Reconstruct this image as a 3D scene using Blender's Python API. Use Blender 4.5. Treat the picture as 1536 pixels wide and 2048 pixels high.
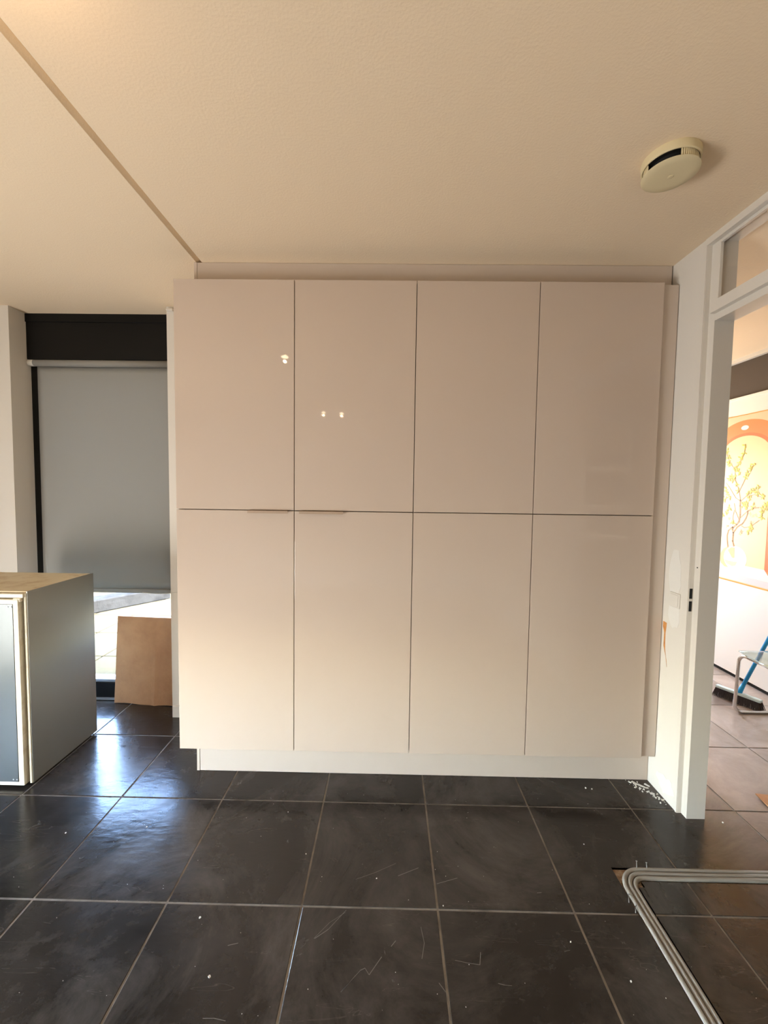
import bpy, bmesh, math, random
from mathutils import Vector, Matrix
random.seed(7)
scene = bpy.context.scene
for o in list(bpy.data.objects):
    bpy.data.objects.remove(o)

# ------------------------------------------------------------------ camera
CX, CY, CZ = 1.0774, -2.0483, 1.5350
YAW, PITCH, ROLL, FPX = -0.01177, -0.05496, 0.01369, 815.17
fw = Vector((math.sin(YAW)*math.cos(PITCH), math.cos(YAW)*math.cos(PITCH), math.sin(PITCH)))
rt = Vector((math.cos(YAW), -math.sin(YAW), 0))
up = rt.cross(fw)
c_, s_ = math.cos(ROLL), math.sin(ROLL)
rt, up = c_*rt + s_*up, -s_*rt + c_*up
cam_data = bpy.data.cameras.new('camera')
cam_data.sensor_fit = 'VERTICAL'
cam_data.sensor_height = 36.0
cam_data.lens = FPX / 2048 * 36.0
cam_data.clip_start = 0.02
cam = bpy.data.objects.new('camera', cam_data)
m = Matrix((rt, up, -fw)).transposed().to_4x4()
m.translation = Vector((CX, CY, CZ))
cam.matrix_world = m
scene.collection.objects.link(cam)
scene.camera = cam

# ------------------------------------------------------------------ light
scene.view_settings.view_transform = 'Standard'
scene.view_settings.look = 'None'
scene.view_settings.gamma = 1.0
scene.view_settings.use_curve_mapping = False
scene.view_settings.exposure = 0.0

world = bpy.data.worlds.new('sky')
scene.world = world
world.use_nodes = True
wn = world.node_tree
wn.nodes.clear()
sky = wn.nodes.new('ShaderNodeTexSky')
sky.sky_type = 'NISHITA'
sky.sun_disc = False
sky.sun_elevation = math.radians(48)
sky.sun_rotation = math.radians(105)
bg = wn.nodes.new('ShaderNodeBackground')
bg.inputs['Strength'].default_value = 13.0
wo = wn.nodes.new('ShaderNodeOutputWorld')
wn.links.new(sky.outputs[0], bg.inputs[0])
wn.links.new(bg.outputs[0], wo.inputs[0])

def add_light(name, kind, loc, direction, energy, color, **kw):
    d = bpy.data.lights.new(name, kind)
    d.energy = energy
    d.color = color
    for k, v in kw.items():
        setattr(d, k, v)
    o = bpy.data.objects.new(name, d)
    o.location = loc
    o.rotation_euler = Vector(direction).to_track_quat('-Z', 'Y').to_euler()
    scene.collection.objects.link(o)
    return o

add_light('sun', 'SUN', (0, 0, 6), (-0.75, 0.22, -0.85), 4.0, (1.0, 0.94, 0.84), angle=0.01)
# daylight entering through the low gap of the window in the left wall: light thrown up by the ground outside ...
add_light('daylight_left_ground', 'AREA', (-2.00, -1.95, 0.50), (1, 0.05, 0.32), 98, (1.0, 0.962, 0.908),
          shape='RECTANGLE', size=1.7, size_y=0.74)
# ... and the flatter light of the sky near the horizon
add_light('daylight_left_sky', 'AREA', (-1.995, -1.95, 0.50), (1, 0.42, -0.10), 8.0, (0.84, 0.94, 1.0),
          shape='RECTANGLE', size=1.6, size_y=0.70, spread=math.radians(80))
# daylight at the end of the hall
add_light('daylight_hall', 'AREA', (3.30, 3.15, 1.50), (0, -1, -0.05), 64, (1.0, 0.93, 0.84),
          shape='RECTANGLE', size=0.68, size_y=1.05)

# ------------------------------------------------------------------ materials
MATS = {}
def srgb(r, g, b):
    f = lambda v: (v/255/12.92) if v/255 <= 0.04045 else ((v/255+0.055)/1.055)**2.4
    return (f(r), f(g), f(b), 1)

def mat(name, color, rough=0.5, metal=0.0, spec=0.5, bump=None, var=None, coat=0.0,
        emit=None, trans=0.0, ior=1.45, rough_var=None):
    """bump=(scale, strength, distance); var=(scale, other colour, low, high)"""
    if name in MATS:
        return MATS[name]
    mt = bpy.data.materials.new(name)
    mt.use_nodes = True
    nt = mt.node_tree
    b = nt.nodes['Principled BSDF']
    b.inputs['Base Color'].default_value = color
    b.inputs['Roughness'].default_value = rough
    b.inputs['Metallic'].default_value = metal
    b.inputs['Specular IOR Level'].default_value = spec
    b.inputs['IOR'].default_value = ior
    b.inputs['Coat Weight'].default_value = coat
    b.inputs['Coat Roughness'].default_value = 0.03
    b.inputs['Transmission Weight'].default_value = trans
    if emit:
        b.inputs['Emission Color'].default_value = emit[0]
        b.inputs['Emission Strength'].default_value = emit[1]
    tc = nt.nodes.new('ShaderNodeTexCoord')
    if var:
        n = nt.nodes.new('ShaderNodeTexNoise')
        n.inputs['Scale'].default_value = var[0]
        n.inputs['Detail'].default_value = 6
        n.inputs['Roughness'].default_value = 0.65
        nt.links.new(tc.outputs['Object'], n.inputs['Vector'])
        r = nt.nodes.new('ShaderNodeValToRGB')
        r.color_ramp.elements[0].position = var[2]
        r.color_ramp.elements[1].position = var[3]
        r.color_ramp.elements[0].color = color
        r.color_ramp.elements[1].color = var[1]
        nt.links.new(n.outputs['Fac'], r.inputs['Fac'])
        nt.links.new(r.outputs['Color'], b.inputs['Base Color'])
        if rough_var:
            mr = nt.nodes.new('ShaderNodeMapRange')
            mr.inputs['To Min'].default_value = rough_var[0]
            mr.inputs['To Max'].default_value = rough_var[1]
            nt.links.new(n.outputs['Fac'], mr.inputs['Value'])
            nt.links.new(mr.outputs[0], b.inputs['Roughness'])
    if bump:
        n2 = nt.nodes.new('ShaderNodeTexNoise')
        n2.inputs['Scale'].default_value = bump[0]
        n2.inputs['Detail'].default_value = 4
        nt.links.new(tc.outputs['Object'], n2.inputs['Vector'])
        bp = nt.nodes.new('ShaderNodeBump')
        bp.inputs['Strength'].default_value = bump[1]
        bp.inputs['Distance'].default_value = bump[2]
        nt.links.new(n2.outputs['Fac'], bp.inputs['Height'])
        nt.links.new(bp.outputs[0], b.inputs['Normal'])
    MATS[name] = mt
    return mt

def glass_mat(name, tint=(1, 1, 1, 1), refl=0.08):
    mt = bpy.data.materials.new(name)
    mt.use_nodes = True
    nt = mt.node_tree
    nt.nodes.clear()
    t = nt.nodes.new('ShaderNodeBsdfTransparent')
    t.inputs[0].default_value = tint
    g = nt.nodes.new('ShaderNodeBsdfGlossy')
    g.inputs['Roughness'].default_value = 0.01
    lw = nt.nodes.new('ShaderNodeLayerWeight')
    lw.inputs['Blend'].default_value = 0.5
    pw = nt.nodes.new('ShaderNodeMath'); pw.operation = 'POWER'; pw.inputs[1].default_value = 4.0
    nt.links.new(lw.outputs['Facing'], pw.inputs[0])
    fr = nt.nodes.new('ShaderNodeMapRange')
    fr.inputs['To Min'].default_value = refl/2
    fr.inputs['To Max'].default_value = 0.7
    nt.links.new(pw.outputs[0], fr.inputs['Value'])
    mx = nt.nodes.new('ShaderNodeMixShader')
    out = nt.nodes.new('ShaderNodeOutputMaterial')
    nt.links.new(fr.outputs[0], mx.inputs[0])
    nt.links.new(t.outputs[0], mx.inputs[1])
    nt.links.new(g.outputs[0], mx.inputs[2])
    nt.links.new(mx.outputs[0], out.inputs[0])
    return mt

def tile_mat(name='slate tile'):
    mt = bpy.data.materials.new(name)
    mt.use_nodes = True
    nt = mt.node_tree
    N, L = nt.nodes, nt.links
    b = N['Principled BSDF']
    geo = N.new('ShaderNodeNewGeometry')
    info = N.new('ShaderNodeObjectInfo')
    # cloudy slate colour
    n1 = N.new('ShaderNodeTexNoise'); n1.inputs['Scale'].default_value = 5.0
    n1.inputs['Detail'].default_value = 9; n1.inputs['Roughness'].default_value = 0.68
    n1.inputs['Distortion'].default_value = 0.5
    L.new(geo.outputs['Position'], n1.inputs['Vector'])
    r1 = N.new('ShaderNodeValToRGB')
    r1.color_ramp.elements[0].position = 0.36; r1.color_ramp.elements[0].color = (0.0098, 0.0080, 0.0069, 1)
    r1.color_ramp.elements[1].position = 0.72; r1.color_ramp.elements[1].color = (0.029, 0.024, 0.0205, 1)
    L.new(n1.outputs['Fac'], r1.inputs['Fac'])
    # building dust lying on the tiles
    n2 = N.new('ShaderNodeTexNoise'); n2.inputs['Scale'].default_value = 1.9
    n2.inputs['Detail'].default_value = 11; n2.inputs['Roughness'].default_value = 0.72
    n2.inputs['Distortion'].default_value = 0.9
    L.new(geo.outputs['Position'], n2.inputs['Vector'])
    r2 = N.new('ShaderNodeValToRGB')
    r2.color_ramp.elements[0].position = 0.45; r2.color_ramp.elements[0].color = (0, 0, 0, 1)
    r2.color_ramp.elements[1].position = 0.76; r2.color_ramp.elements[1].color = (0.55, 0.55, 0.55, 1)
    L.new(n2.outputs['Fac'], r2.inputs['Fac'])
    # fine scratches: thin ridges of a stretched, twisted noise
    mp = N.new('ShaderNodeMapping')
    mp.inputs['Rotation'].default_value = (0, 0, 0.7)
    mp.inputs['Scale'].default_value = (1.0, 7.0, 1.0)
    L.new(geo.outputs['Position'], mp.inputs['Vector'])
    n3 = N.new('ShaderNodeTexNoise'); n3.inputs['Scale'].default_value = 3.0
    n3.inputs['Detail'].default_value = 3; n3.inputs['Distortion'].default_value = 1.2
    L.new(mp.outputs[0], n3.inputs['Vector'])
    r3 = N.new('ShaderNodeValToRGB')
    r3.color_ramp.interpolation = 'LINEAR'
    e = r3.color_ramp.elements
    e[0].position = 0.645; e[0].color = (0, 0, 0, 1)
    e[1].position = 0.662; e[1].color = (0, 0, 0, 1)
    k = e.new(0.653); k.color = (0.30, 0.30, 0.30, 1)
    L.new(n3.outputs['Fac'], r3.inputs['Fac'])
    ad = N.new('ShaderNodeMath'); ad.operation = 'ADD'; ad.use_clamp = True
    L.new(r2.outputs[0], ad.inputs[0]); L.new(r3.outputs[0], ad.inputs[1])
    mx = N.new('ShaderNodeMix'); mx.data_type = 'RGBA'
    L.new(ad.outputs[0], mx.inputs['Factor'])
    L.new(r1.outputs[0], mx.inputs[6])
    mx.inputs[7].default_value = (0.132, 0.113, 0.096, 1)
    # hall tiles painted paler for the bright light they reflect, fading through the doorway
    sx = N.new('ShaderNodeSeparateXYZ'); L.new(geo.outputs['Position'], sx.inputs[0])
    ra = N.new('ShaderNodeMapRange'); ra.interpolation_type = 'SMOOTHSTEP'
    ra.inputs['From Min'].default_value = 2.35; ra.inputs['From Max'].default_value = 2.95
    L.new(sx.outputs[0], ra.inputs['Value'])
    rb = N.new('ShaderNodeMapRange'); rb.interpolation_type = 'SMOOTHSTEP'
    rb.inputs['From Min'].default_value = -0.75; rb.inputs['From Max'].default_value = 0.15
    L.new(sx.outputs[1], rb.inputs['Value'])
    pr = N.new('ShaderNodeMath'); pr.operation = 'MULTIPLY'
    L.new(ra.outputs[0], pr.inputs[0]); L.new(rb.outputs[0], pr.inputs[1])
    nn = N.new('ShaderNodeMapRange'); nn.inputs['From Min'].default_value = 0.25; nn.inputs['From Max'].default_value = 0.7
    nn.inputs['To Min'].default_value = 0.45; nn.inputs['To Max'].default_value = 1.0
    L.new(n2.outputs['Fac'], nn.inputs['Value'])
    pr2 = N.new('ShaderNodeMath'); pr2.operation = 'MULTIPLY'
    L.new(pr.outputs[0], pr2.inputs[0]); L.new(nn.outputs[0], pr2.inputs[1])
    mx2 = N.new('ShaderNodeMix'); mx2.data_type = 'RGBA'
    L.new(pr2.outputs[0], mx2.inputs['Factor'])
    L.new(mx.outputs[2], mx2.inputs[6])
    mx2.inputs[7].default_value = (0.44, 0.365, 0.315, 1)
    # every tile a little different
    hv = N.new('ShaderNodeHueSaturation')
    mr0 = N.new('ShaderNodeMapRange'); mr0.inputs['To Min'].default_value = 0.75; mr0.inputs['To Max'].default_value = 1.2
    L.new(info.outputs['Random'], mr0.inputs['Value'])
    L.new(mr0.outputs[0], hv.inputs['Value'])
    L.new(mx2.outputs[2], hv.inputs['Color'])
    L.new(hv.outputs[0], b.inputs['Base Color'])
    mr = N.new('ShaderNodeMapRange')
    mr.inputs['From Min'].default_value = 0.3; mr.inputs['From Max'].default_value = 0.75
    mr.inputs['To Min'].default_value = 0.15; mr.inputs['To Max'].default_value = 0.30
    L.new(n1.outputs['Fac'], mr.inputs['Value'])
    L.new(mr.outputs[0], b.inputs['Roughness'])
    b.inputs['Specular IOR Level'].default_value = 0.5
    n4 = N.new('ShaderNodeTexNoise'); n4.inputs['Scale'].default_value = 22
    n4.inputs['Detail'].default_value = 5
    mp2 = N.new('ShaderNodeMapping'); mp2.inputs['Rotation'].default_value = (0, 0, -0.5)
    mp2.inputs['Scale'].default_value = (0.7, 1.8, 1)
    L.new(geo.outputs['Position'], mp2.inputs['Vector'])
    L.new(mp2.outputs[0], n4.inputs['Vector'])
    bp = N.new('ShaderNodeBump'); bp.inputs['Strength'].default_value = 0.16
    bp.inputs['Distance'].default_value = 0.005
    L.new(n4.outputs['Fac'], bp.inputs['Height'])
    L.new(bp.outputs[0], b.inputs['Normal'])
    return mt

def wood_top_mat():
    mt = mat('worn pale board', srgb(236, 222, 192), 0.7, bump=(60, 0.2, 0.003),
             var=(9, srgb(206, 180, 140), 0.48, 0.75))
    return mt

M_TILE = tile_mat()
M_GROUT = mat('grey grout', (0.30, 0.275, 0.245, 1), 0.95, spec=0.2, bump=(90, 0.4, 0.002), var=(9, (0.15, 0.135, 0.12, 1), 0.42, 0.70))
M_CEIL = mat('sprayed plaster ceiling', (0.855, 0.69, 0.495, 1), 0.9, spec=0.2, bump=(130, 0.25, 0.004))
M_WALL = mat('white wall paint', (0.71, 0.665, 0.60, 1), 0.75, spec=0.3, bump=(160, 0.12, 0.002))
M_TRIM = mat('white gloss paint', (0.695, 0.65, 0.585, 1), 0.35, bump=(40, 0.05, 0.002))
M_GLOSS = mat('cashmere gloss lacquer', srgb(200, 183, 168), 0.03, spec=0.5)
M_CASH = mat('cashmere matt board', srgb(201, 186, 172), 0.38)
M_CARC = mat('cabinet carcass', srgb(150, 136, 124), 0.5)
M_HANDLE = mat('champagne edge pull', srgb(176, 154, 134), 0.4, metal=0.15)
M_BLACK = mat('black window paint', (0.0045, 0.0045, 0.0045, 1), 0.45, spec=0.25, bump=(30, 0.05, 0.002))
M_ALU = mat('grey aluminium', (0.45, 0.46, 0.47, 1), 0.4, metal=0.8)
def blind_mat():
    mt = mat('grey blind fabric', srgb(142, 139, 133), 0.85, spec=0.2, bump=(700, 0.1, 0.0008))
    nt = mt.node_tree
    t = nt.nodes.new('ShaderNodeBsdfTranslucent')
    t.inputs[0].default_value = (0.050, 0.048, 0.044, 1)
    mx = nt.nodes.new('ShaderNodeAddShader')
    nt.links.new(nt.nodes['Principled BSDF'].outputs[0], mx.inputs[0])
    nt.links.new(t.outputs[0], mx.inputs[1])
    nt.links.new(mx.outputs[0], nt.nodes['Material Output'].inputs['Surface'])
    return mt
M_BLIND = blind_mat()
M_WPLASTIC = mat('white plastic', (0.72, 0.70, 0.64, 1), 0.4)
M_PANE = glass_mat('window glass')
M_CARD = mat('brown cardboard', srgb(196, 148, 108), 0.85, spec=0.2, bump=(18, 0.35, 0.01), var=(7, srgb(180, 132, 96), 0.4, 0.7))
M_STEEL = mat('grey painted metal', srgb(142, 140, 132), 0.36, metal=0.35, bump=(6, 0.08, 0.01))
M_STEELF = mat('grey blue metal front', srgb(72, 77, 78), 0.34, metal=0.3, bump=(6, 0.05, 0.01))
M_GASKET = mat('yellowed white plastic', srgb(232, 224, 202), 0.5, var=(20, srgb(205, 190, 160), 0.55, 0.8))
M_BEIGE = mat('beige foam edge', srgb(190, 172, 148), 0.6)
M_TOP = wood_top_mat()
M_YELLOWED = mat('yellowed plastic', srgb(222, 207, 168), 0.45)
M_DARK = mat('dark cavity', (0.004, 0.004, 0.004, 1), 0.7)
M_CABLE = mat('grey cable sheath', srgb(150, 146, 138), 0.6, bump=(500, 0.1, 0.0006))
M_SAND = mat('bare sandy screed', srgb(150, 122, 96), 0.95, bump=(140, 0.8, 0.006), var=(40, srgb(196, 180, 160), 0.4, 0.7))
M_CHROME = mat('chrome', (0.72, 0.72, 0.72, 1), 0.12, metal=1.0)
M_BLUE = mat('blue broom stick', srgb(40, 160, 225), 0.35)
M_PALEBLUE = mat('pale broom head', srgb(205, 225, 228), 0.5)
M_BRISTLE = mat('dark bristles', srgb(70, 62, 60), 0.8)
M_DARKWALL = mat('dark taupe wall', srgb(74, 63, 52), 0.6)
M_WHITEPANEL = mat('white panel', (0.86, 0.83, 0.77, 1), 0.4)
M_GOLD = mat('gold edge strip', srgb(214, 160, 80), 0.35, metal=0.4)
M_PAVER = mat('darkened paving', (0.070, 0.055, 0.030, 1), 0.9, spec=0.0, bump=(40, 0.3, 0.006), var=(3.0, (0.05, 0.042, 0.028, 1), 0.45, 0.75))  # pale slabs given a dark colour to offset the boosted sky light
M_MORTAR = mat('paving joint sand', (0.035, 0.03, 0.022, 1), 0.95)
M_CONC = mat('weathered concrete', (0.035, 0.032, 0.027, 1), 0.9, spec=0.0, bump=(30, 0.4, 0.01), var=(8, (0.018, 0.0165, 0.0145, 1), 0.42, 0.68))
M_PLASTER = mat('fresh white filler', (0.76, 0.73, 0.68, 1), 0.9, bump=(50, 0.6, 0.004))
M_PEEL = mat('bare tan board', srgb(214, 150, 84), 0.85, var=(30, srgb(178, 112, 58), 0.4, 0.7))
M_LAMPGLASS = mat('lit lamp glass', (1, 0.85, 0.6, 1), 0.4, emit=((1.0, 0.80, 0.52, 1), 22.0))

# ------------------------------------------------------------------ mesh helpers
def link(o):
    scene.collection.objects.link(o)
    return o

def tag(o, label=None, cat=None, group=None, kind=None):
    if label: o['label'] = label
    if cat: o['category'] = cat
    if group: o['group'] = group
    if kind: o['kind'] = kind
    return o

def empty(name, loc=(0, 0, 0), **kw):
    o = link(bpy.data.objects.new(name, None))
    o.empty_display_size = 0.05
    o.matrix_world = Matrix.Translation(loc)
    o['base'] = list(loc)
    return tag(o, **kw)

def base_of(o):
    b = o.get('base')
    return Vector(b) if b is not None else Vector((0, 0, 0))

def finish(name, bm, material, parent=None, smooth=False, **kw):
    """geometry is given in world coordinates"""
    me = bpy.data.meshes.new(name)
    bmesh.ops.recalc_face_normals(bm, faces=bm.faces[:])
    if smooth:
        for f in bm.faces:
            f.smooth = True
    # object origin at the thing's lowest centre
    xs = [v.co for v in bm.verts]
    lo = Vector((min(v.x for v in xs), min(v.y for v in xs), min(v.z for v in xs)))
    hi = Vector((max(v.x for v in xs), max(v.y for v in xs), max(v.z for v in xs)))
    org = Vector(((lo.x+hi.x)/2, (lo.y+hi.y)/2, lo.z))
    bmesh.ops.translate(bm, verts=bm.verts[:], vec=-org)
    bm.to_mesh(me)
    bm.free()
    mats = material if isinstance(material, (list, tuple)) else [material]
    for x in mats:
        me.materials.append(x)
    o = link(bpy.data.objects.new(name, me))
    if parent is not None:
        o.parent = parent
        o.location = org - world_base(parent)
    else:
        o.location = org
    o['wb'] = list(org)
    return tag(o, **kw)

def world_base(o):
    b = o.get('wb')
    if b is None:
        b = o.get('base')
    return Vector(b) if b is not None else Vector((0, 0, 0))

def add_box(bm, x0, x1, y0, y1, z0, z1, bevel=0.0, seg=1, mi=0):
    x0, x1 = min(x0, x1), max(x0, x1)
    y0, y1 = min(y0, y1), max(y0, y1)
    z0, z1 = min(z0, z1), max(z0, z1)
    r = bmesh.ops.create_cube(bm, size=1.0)
    vs = r['verts']
    bmesh.ops.scale(bm, vec=(x1-x0, y1-y0, z1-z0), verts=vs)
    bmesh.ops.translate(bm, vec=((x0+x1)/2, (y0+y1)/2, (z0+z1)/2), verts=vs)
    fs = set(f for v in vs for f in v.link_faces)
    for f in fs:
        f.material_index = mi
    if bevel:
        es = list(set(e for v in vs for e in v.link_edges))
        bmesh.ops.bevel(bm, geom=es, offset=bevel, segments=seg, affect='EDGES', profile=0.5)
    return vs

def box(name, x0, x1, y0, y1, z0, z1, material, parent=None, bevel=0.0, seg=1, **kw):
    bm = bmesh.new()
    add_box(bm, x0, x1, y0, y1, z0, z1, bevel, seg)
    return finish(name, bm, material, parent, **kw)

def add_prism(bm, pts, axis, a0, a1):
    """polygon pts in the plane across `axis`, swept from a0 to a1 (order: x->(y,z), y->(x,z), z->(x,y))"""
    def P(p, a):
        if axis == 'x': return (a, p[0], p[1])
        if axis == 'y': return (p[0], a, p[1])
        return (p[0], p[1], a)
    A = [bm.verts.new(P(p, a0)) for p in pts]
    B = [bm.verts.new(P(p, a1)) for p in pts]
    bm.faces.new(A)
    bm.faces.new(B[::-1])
    n = len(pts)
    for i in range(n):
        bm.faces.new((A[i], A[(i+1) % n], B[(i+1) % n], B[i]))

def prism(name, pts, axis, a0, a1, material, parent=None, **kw):
    bm = bmesh.new()
    add_prism(bm, pts, axis, a0, a1)
    return finish(name, bm, material, parent, **kw)

def add_tube(bm, pts, r, seg=10, cap=True, r_end=None):
    pts = [Vector(p) for p in pts]
    n = len(pts)
    rings = []
    prev_u = None
    for i, p in enumerate(pts):
        if i == 0: t = pts[1]-pts[0]
        elif i == n-1: t = pts[-1]-pts[-2]
        else: t = (pts[i+1]-pts[i]).normalized() + (pts[i]-pts[i-1]).normalized()
        t.normalize()
        if prev_u is None:
            a = Vector((0, 0, 1)) if abs(t.z) < 0.9 else Vector((1, 0, 0))
            u = t.cross(a).normalized()
        else:
            u = (prev_u - t*prev_u.dot(t)).normalized()
        prev_u = u
        w = t.cross(u)
        rr = r if r_end is None else r + (r_end-r)*i/(n-1)
        rings.append([bm.verts.new(p + (u*math.cos(2*math.pi*k/seg) + w*math.sin(2*math.pi*k/seg))*rr) for k in range(seg)])
    for i in range(n-1):
        for k in range(seg):
            bm.faces.new((rings[i][k], rings[i][(k+1) % seg], rings[i+1][(k+1) % seg], rings[i+1][k]))
    if cap:
        bm.faces.new(rings[0][::-1])
        bm.faces.new(rings[-1])

def tube(name, pts, r, material, parent=None, seg=10, r_end=None, **kw):
    bm = bmesh.new()
    add_tube(bm, pts, r, seg, True, r_end)
    return finish(name, bm, material, parent, smooth=True, **kw)

def round_path(pts, rad, seg=8):
    """polyline with rounded corners"""
    pts = [Vector(p) for p in pts]
    out = [pts[0]]
    for i in range(1, len(pts)-1):
        a, b, c = pts[i-1], pts[i], pts[i+1]
        d1, d2 = (a-b).normalized(), (c-b).normalized()
        ang = d1.angle(d2)
        off = rad/math.tan(ang/2)
        p1, p2 = b+d1*off, b+d2*off
        cen = b + (d1+d2).normalized()*(rad/math.sin(ang/2))
        v1, v2 = p1-cen, p2-cen
        for k in range(seg+1):
            out.append(cen + v1.slerp(v2, k/seg, None) if False else cen + slerp(v1, v2, k/seg))
    out.append(pts[-1])
    return out

def slerp(a, b, t):
    th = a.angle(b)
    if th < 1e-6: return a.lerp(b, t)
    return (a*math.sin((1-t)*th) + b*math.sin(t*th))/math.sin(th)

def add_lathe(bm, prof, cx, cy, seg=48):
    """prof: list of (radius, z)"""
    rings = []
    for r, z in prof:
        if r < 1e-6:
            rings.append([bm.verts.new((cx, cy, z))])
        else:
            rings.append([bm.verts.new((cx+r*math.cos(2*math.pi*k/seg), cy+r*math.sin(2*math.pi*k/seg), z)) for k in range(seg)])
    for i in range(len(rings)-1):
        A, B = rings[i], rings[i+1]
        for k in range(seg):
            if len(A) == 1 and len(B) == 1: continue
            if len(A) == 1: bm.faces.new((A[0], B[k], B[(k+1) % seg]))
            elif len(B) == 1: bm.faces.new((A[k], A[(k+1) % seg], B[0]))
            else: bm.faces.new((A[k], A[(k+1) % seg], B[(k+1) % seg], B[k]))

def lathe(name, prof, cx, cy, material, parent=None, seg=48, smooth=True, **kw):
    bm = bmesh.new()
    add_lathe(bm, prof, cx, cy, seg)
    o = finish(name, bm, material, parent, smooth=smooth, **kw)
    return o

def sharp(o, angle=35):
    """keep hard edges on a smooth-shaded mesh"""
    me = o.data
    bm = bmesh.new(); bm.from_mesh(me)
    for e in bm.edges:
        if len(e.link_faces) == 2 and e.calc_face_angle(0) > math.radians(angle):
            e.smooth = False
    bm.to_mesh(me); bm.free()
    return o

# ------------------------------------------------------------------ dimensions
ZC = 2.672                 # ceiling
XR, XR2 = 2.484, 2.588     # wall with the doorway
YJ, YN = -0.185, -1.12     # far and near jamb of the doorway
YB = 0.58                  # face of the wall behind the cabinets
XL, YREAR = -2.10, -4.20   # left wall, rear wall
XH = 4.0                   # far wall of the hall
YH0, YH1 = -3.0, 3.2
ZB, ZM, ZT = 0.168, 1.4222, 2.5547   # door bottom, split, top

# ------------------------------------------------------------------ floor with cable trench
TX, TY, TS = -0.2225, -0.1308, 0.5
TSY = 0.5016
# trench rectangles (x0,x1,y0,y1)
TRENCH = [(2.010, 2.074, -1.75, -0.446), (2.010, 3.10, -0.505, -0.446), (2.074, 2.098, -0.529, -0.505)]

def cut_cells(x0, x1, y0, y1):
    xs, ys = {x0, x1}, {y0, y1}
    for a, b, c, d in TRENCH:
        for v in (a, b):
            if x0 < v < x1: xs.add(v)
        for v in (c, d):
            if y0 < v < y1: ys.add(v)
    xs, ys = sorted(xs), sorted(ys)
    cells = []
    for i in range(len(xs)-1):
        for j in range(len(ys)-1):
            mx, my = (xs[i]+xs[i+1])/2, (ys[j]+ys[j+1])/2
            if not any(a < mx < b and c < my < d for a, b, c, d in TRENCH):
                cells.append((xs[i], xs[i+1], ys[j], ys[j+1]))
    return cells, len(xs) > 2 or len(ys) > 2

bm = bmesh.new()
for (a, b, c, d) in cut_cells(XL-0.1, XH+0.1, YREAR-0.1, 0.90)[0]:
    add_box(bm, a, b, c, d, -0.06, -0.0025)
add_box(bm, XR-0.1, XH+0.1, 0.90, YH1+0.1, -0.06, -0.0025)
add_box(bm, XL-0.1, XH+0.1, YREAR-0.1, YH1-2.3, -0.12, -0.0601)
floor = finish('floor', bm, M_GROUT, kind='structure')

bm = bmesh.new()
for (a, b, c, d) in TRENCH:
    add_box(bm, a, b, c, d, -0.0598, -0.0100 - (0.0005 if a > 2.05 else 0) - (0.0003 if d-c > 1 else 0))
finish('trench_bed', bm, M_SAND, floor)

GAP = 0.0042
def tile_mesh(w, d):
    """bevelled tile, centred, top at z=0"""
    bm = bmesh.new()
    e = 0.0016
    t = [(-w/2, -d/2), (w/2, -d/2), (w/2, d/2), (-w/2, d/2)]
    ti = [(-w/2+e, -d/2+e), (w/2-e, -d/2+e), (w/2-e, d/2-e), (-w/2+e, d/2-e)]
    A = [bm.verts.new((x, y, -0.0024)) for x, y in t]
    B = [bm.verts.new((x, y, -0.0010)) for x, y in t]
    Cc = [bm.verts.new((x, y, 0)) for x, y in ti]
    bm.faces.new(Cc)
    for i in range(4):
        j = (i+1) % 4
        bm.faces.new((A[i], A[j], B[j], B[i]))
        bm.faces.new((B[i], B[j], Cc[j], Cc[i]))
    bmesh.ops.recalc_face_normals(bm, faces=bm.faces[:])
    me = bpy.data.meshes.new('tile')
    bm.to_mesh(me); bm.free()
    me.materials.append(M_TILE)
    return me

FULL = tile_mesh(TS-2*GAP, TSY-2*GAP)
fb = world_base(floor)
regions = [(XL, XR2, YREAR, 0.80), (XR2, XH, YH0, YH1)]
done = set()
for i in range(-8, 10):
    for j in range(-10, 8):
        ax0, ax1 = TX+TS*i, TX+TS*(i+1)
        ay0, ay1 = TY+TSY*j, TY+TSY*(j+1)
        # room outline
        x0, x1 = max(ax0, XL), min(ax1, XH)
        y0, y1 = max(ay0, YREAR), ay1
        if (ax0+ax1)/2 < XR2: y1 = min(y1, 0.80)
        else: y1, y0 = min(y1, YH1), max(y0, YH0)
        if x1-x0 < 0.03 or y1-y0 < 0.03: continue
        x0 += GAP; x1 -= GAP; y0 += GAP; y1 -= GAP
        cells, cut = cut_cells(x0, x1, y0, y1)
        if cut:
            bm = bmesh.new()
            for (a, b, c, d) in cells:
                add_box(bm, a, b, c, d, -0.012, 0)
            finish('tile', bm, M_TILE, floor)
        else:
            full = abs((x1-x0)-(TS-2*GAP)) < 1e-4 and abs((y1-y0)-(TSY-2*GAP)) < 1e-4
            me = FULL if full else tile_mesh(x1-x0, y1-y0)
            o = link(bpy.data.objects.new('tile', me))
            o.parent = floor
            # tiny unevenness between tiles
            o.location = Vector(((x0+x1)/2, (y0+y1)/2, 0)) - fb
            o.rotation_euler = (random.uniform(-1, 1)*0.0008, random.uniform(-1, 1)*0.0008, 0)

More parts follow.
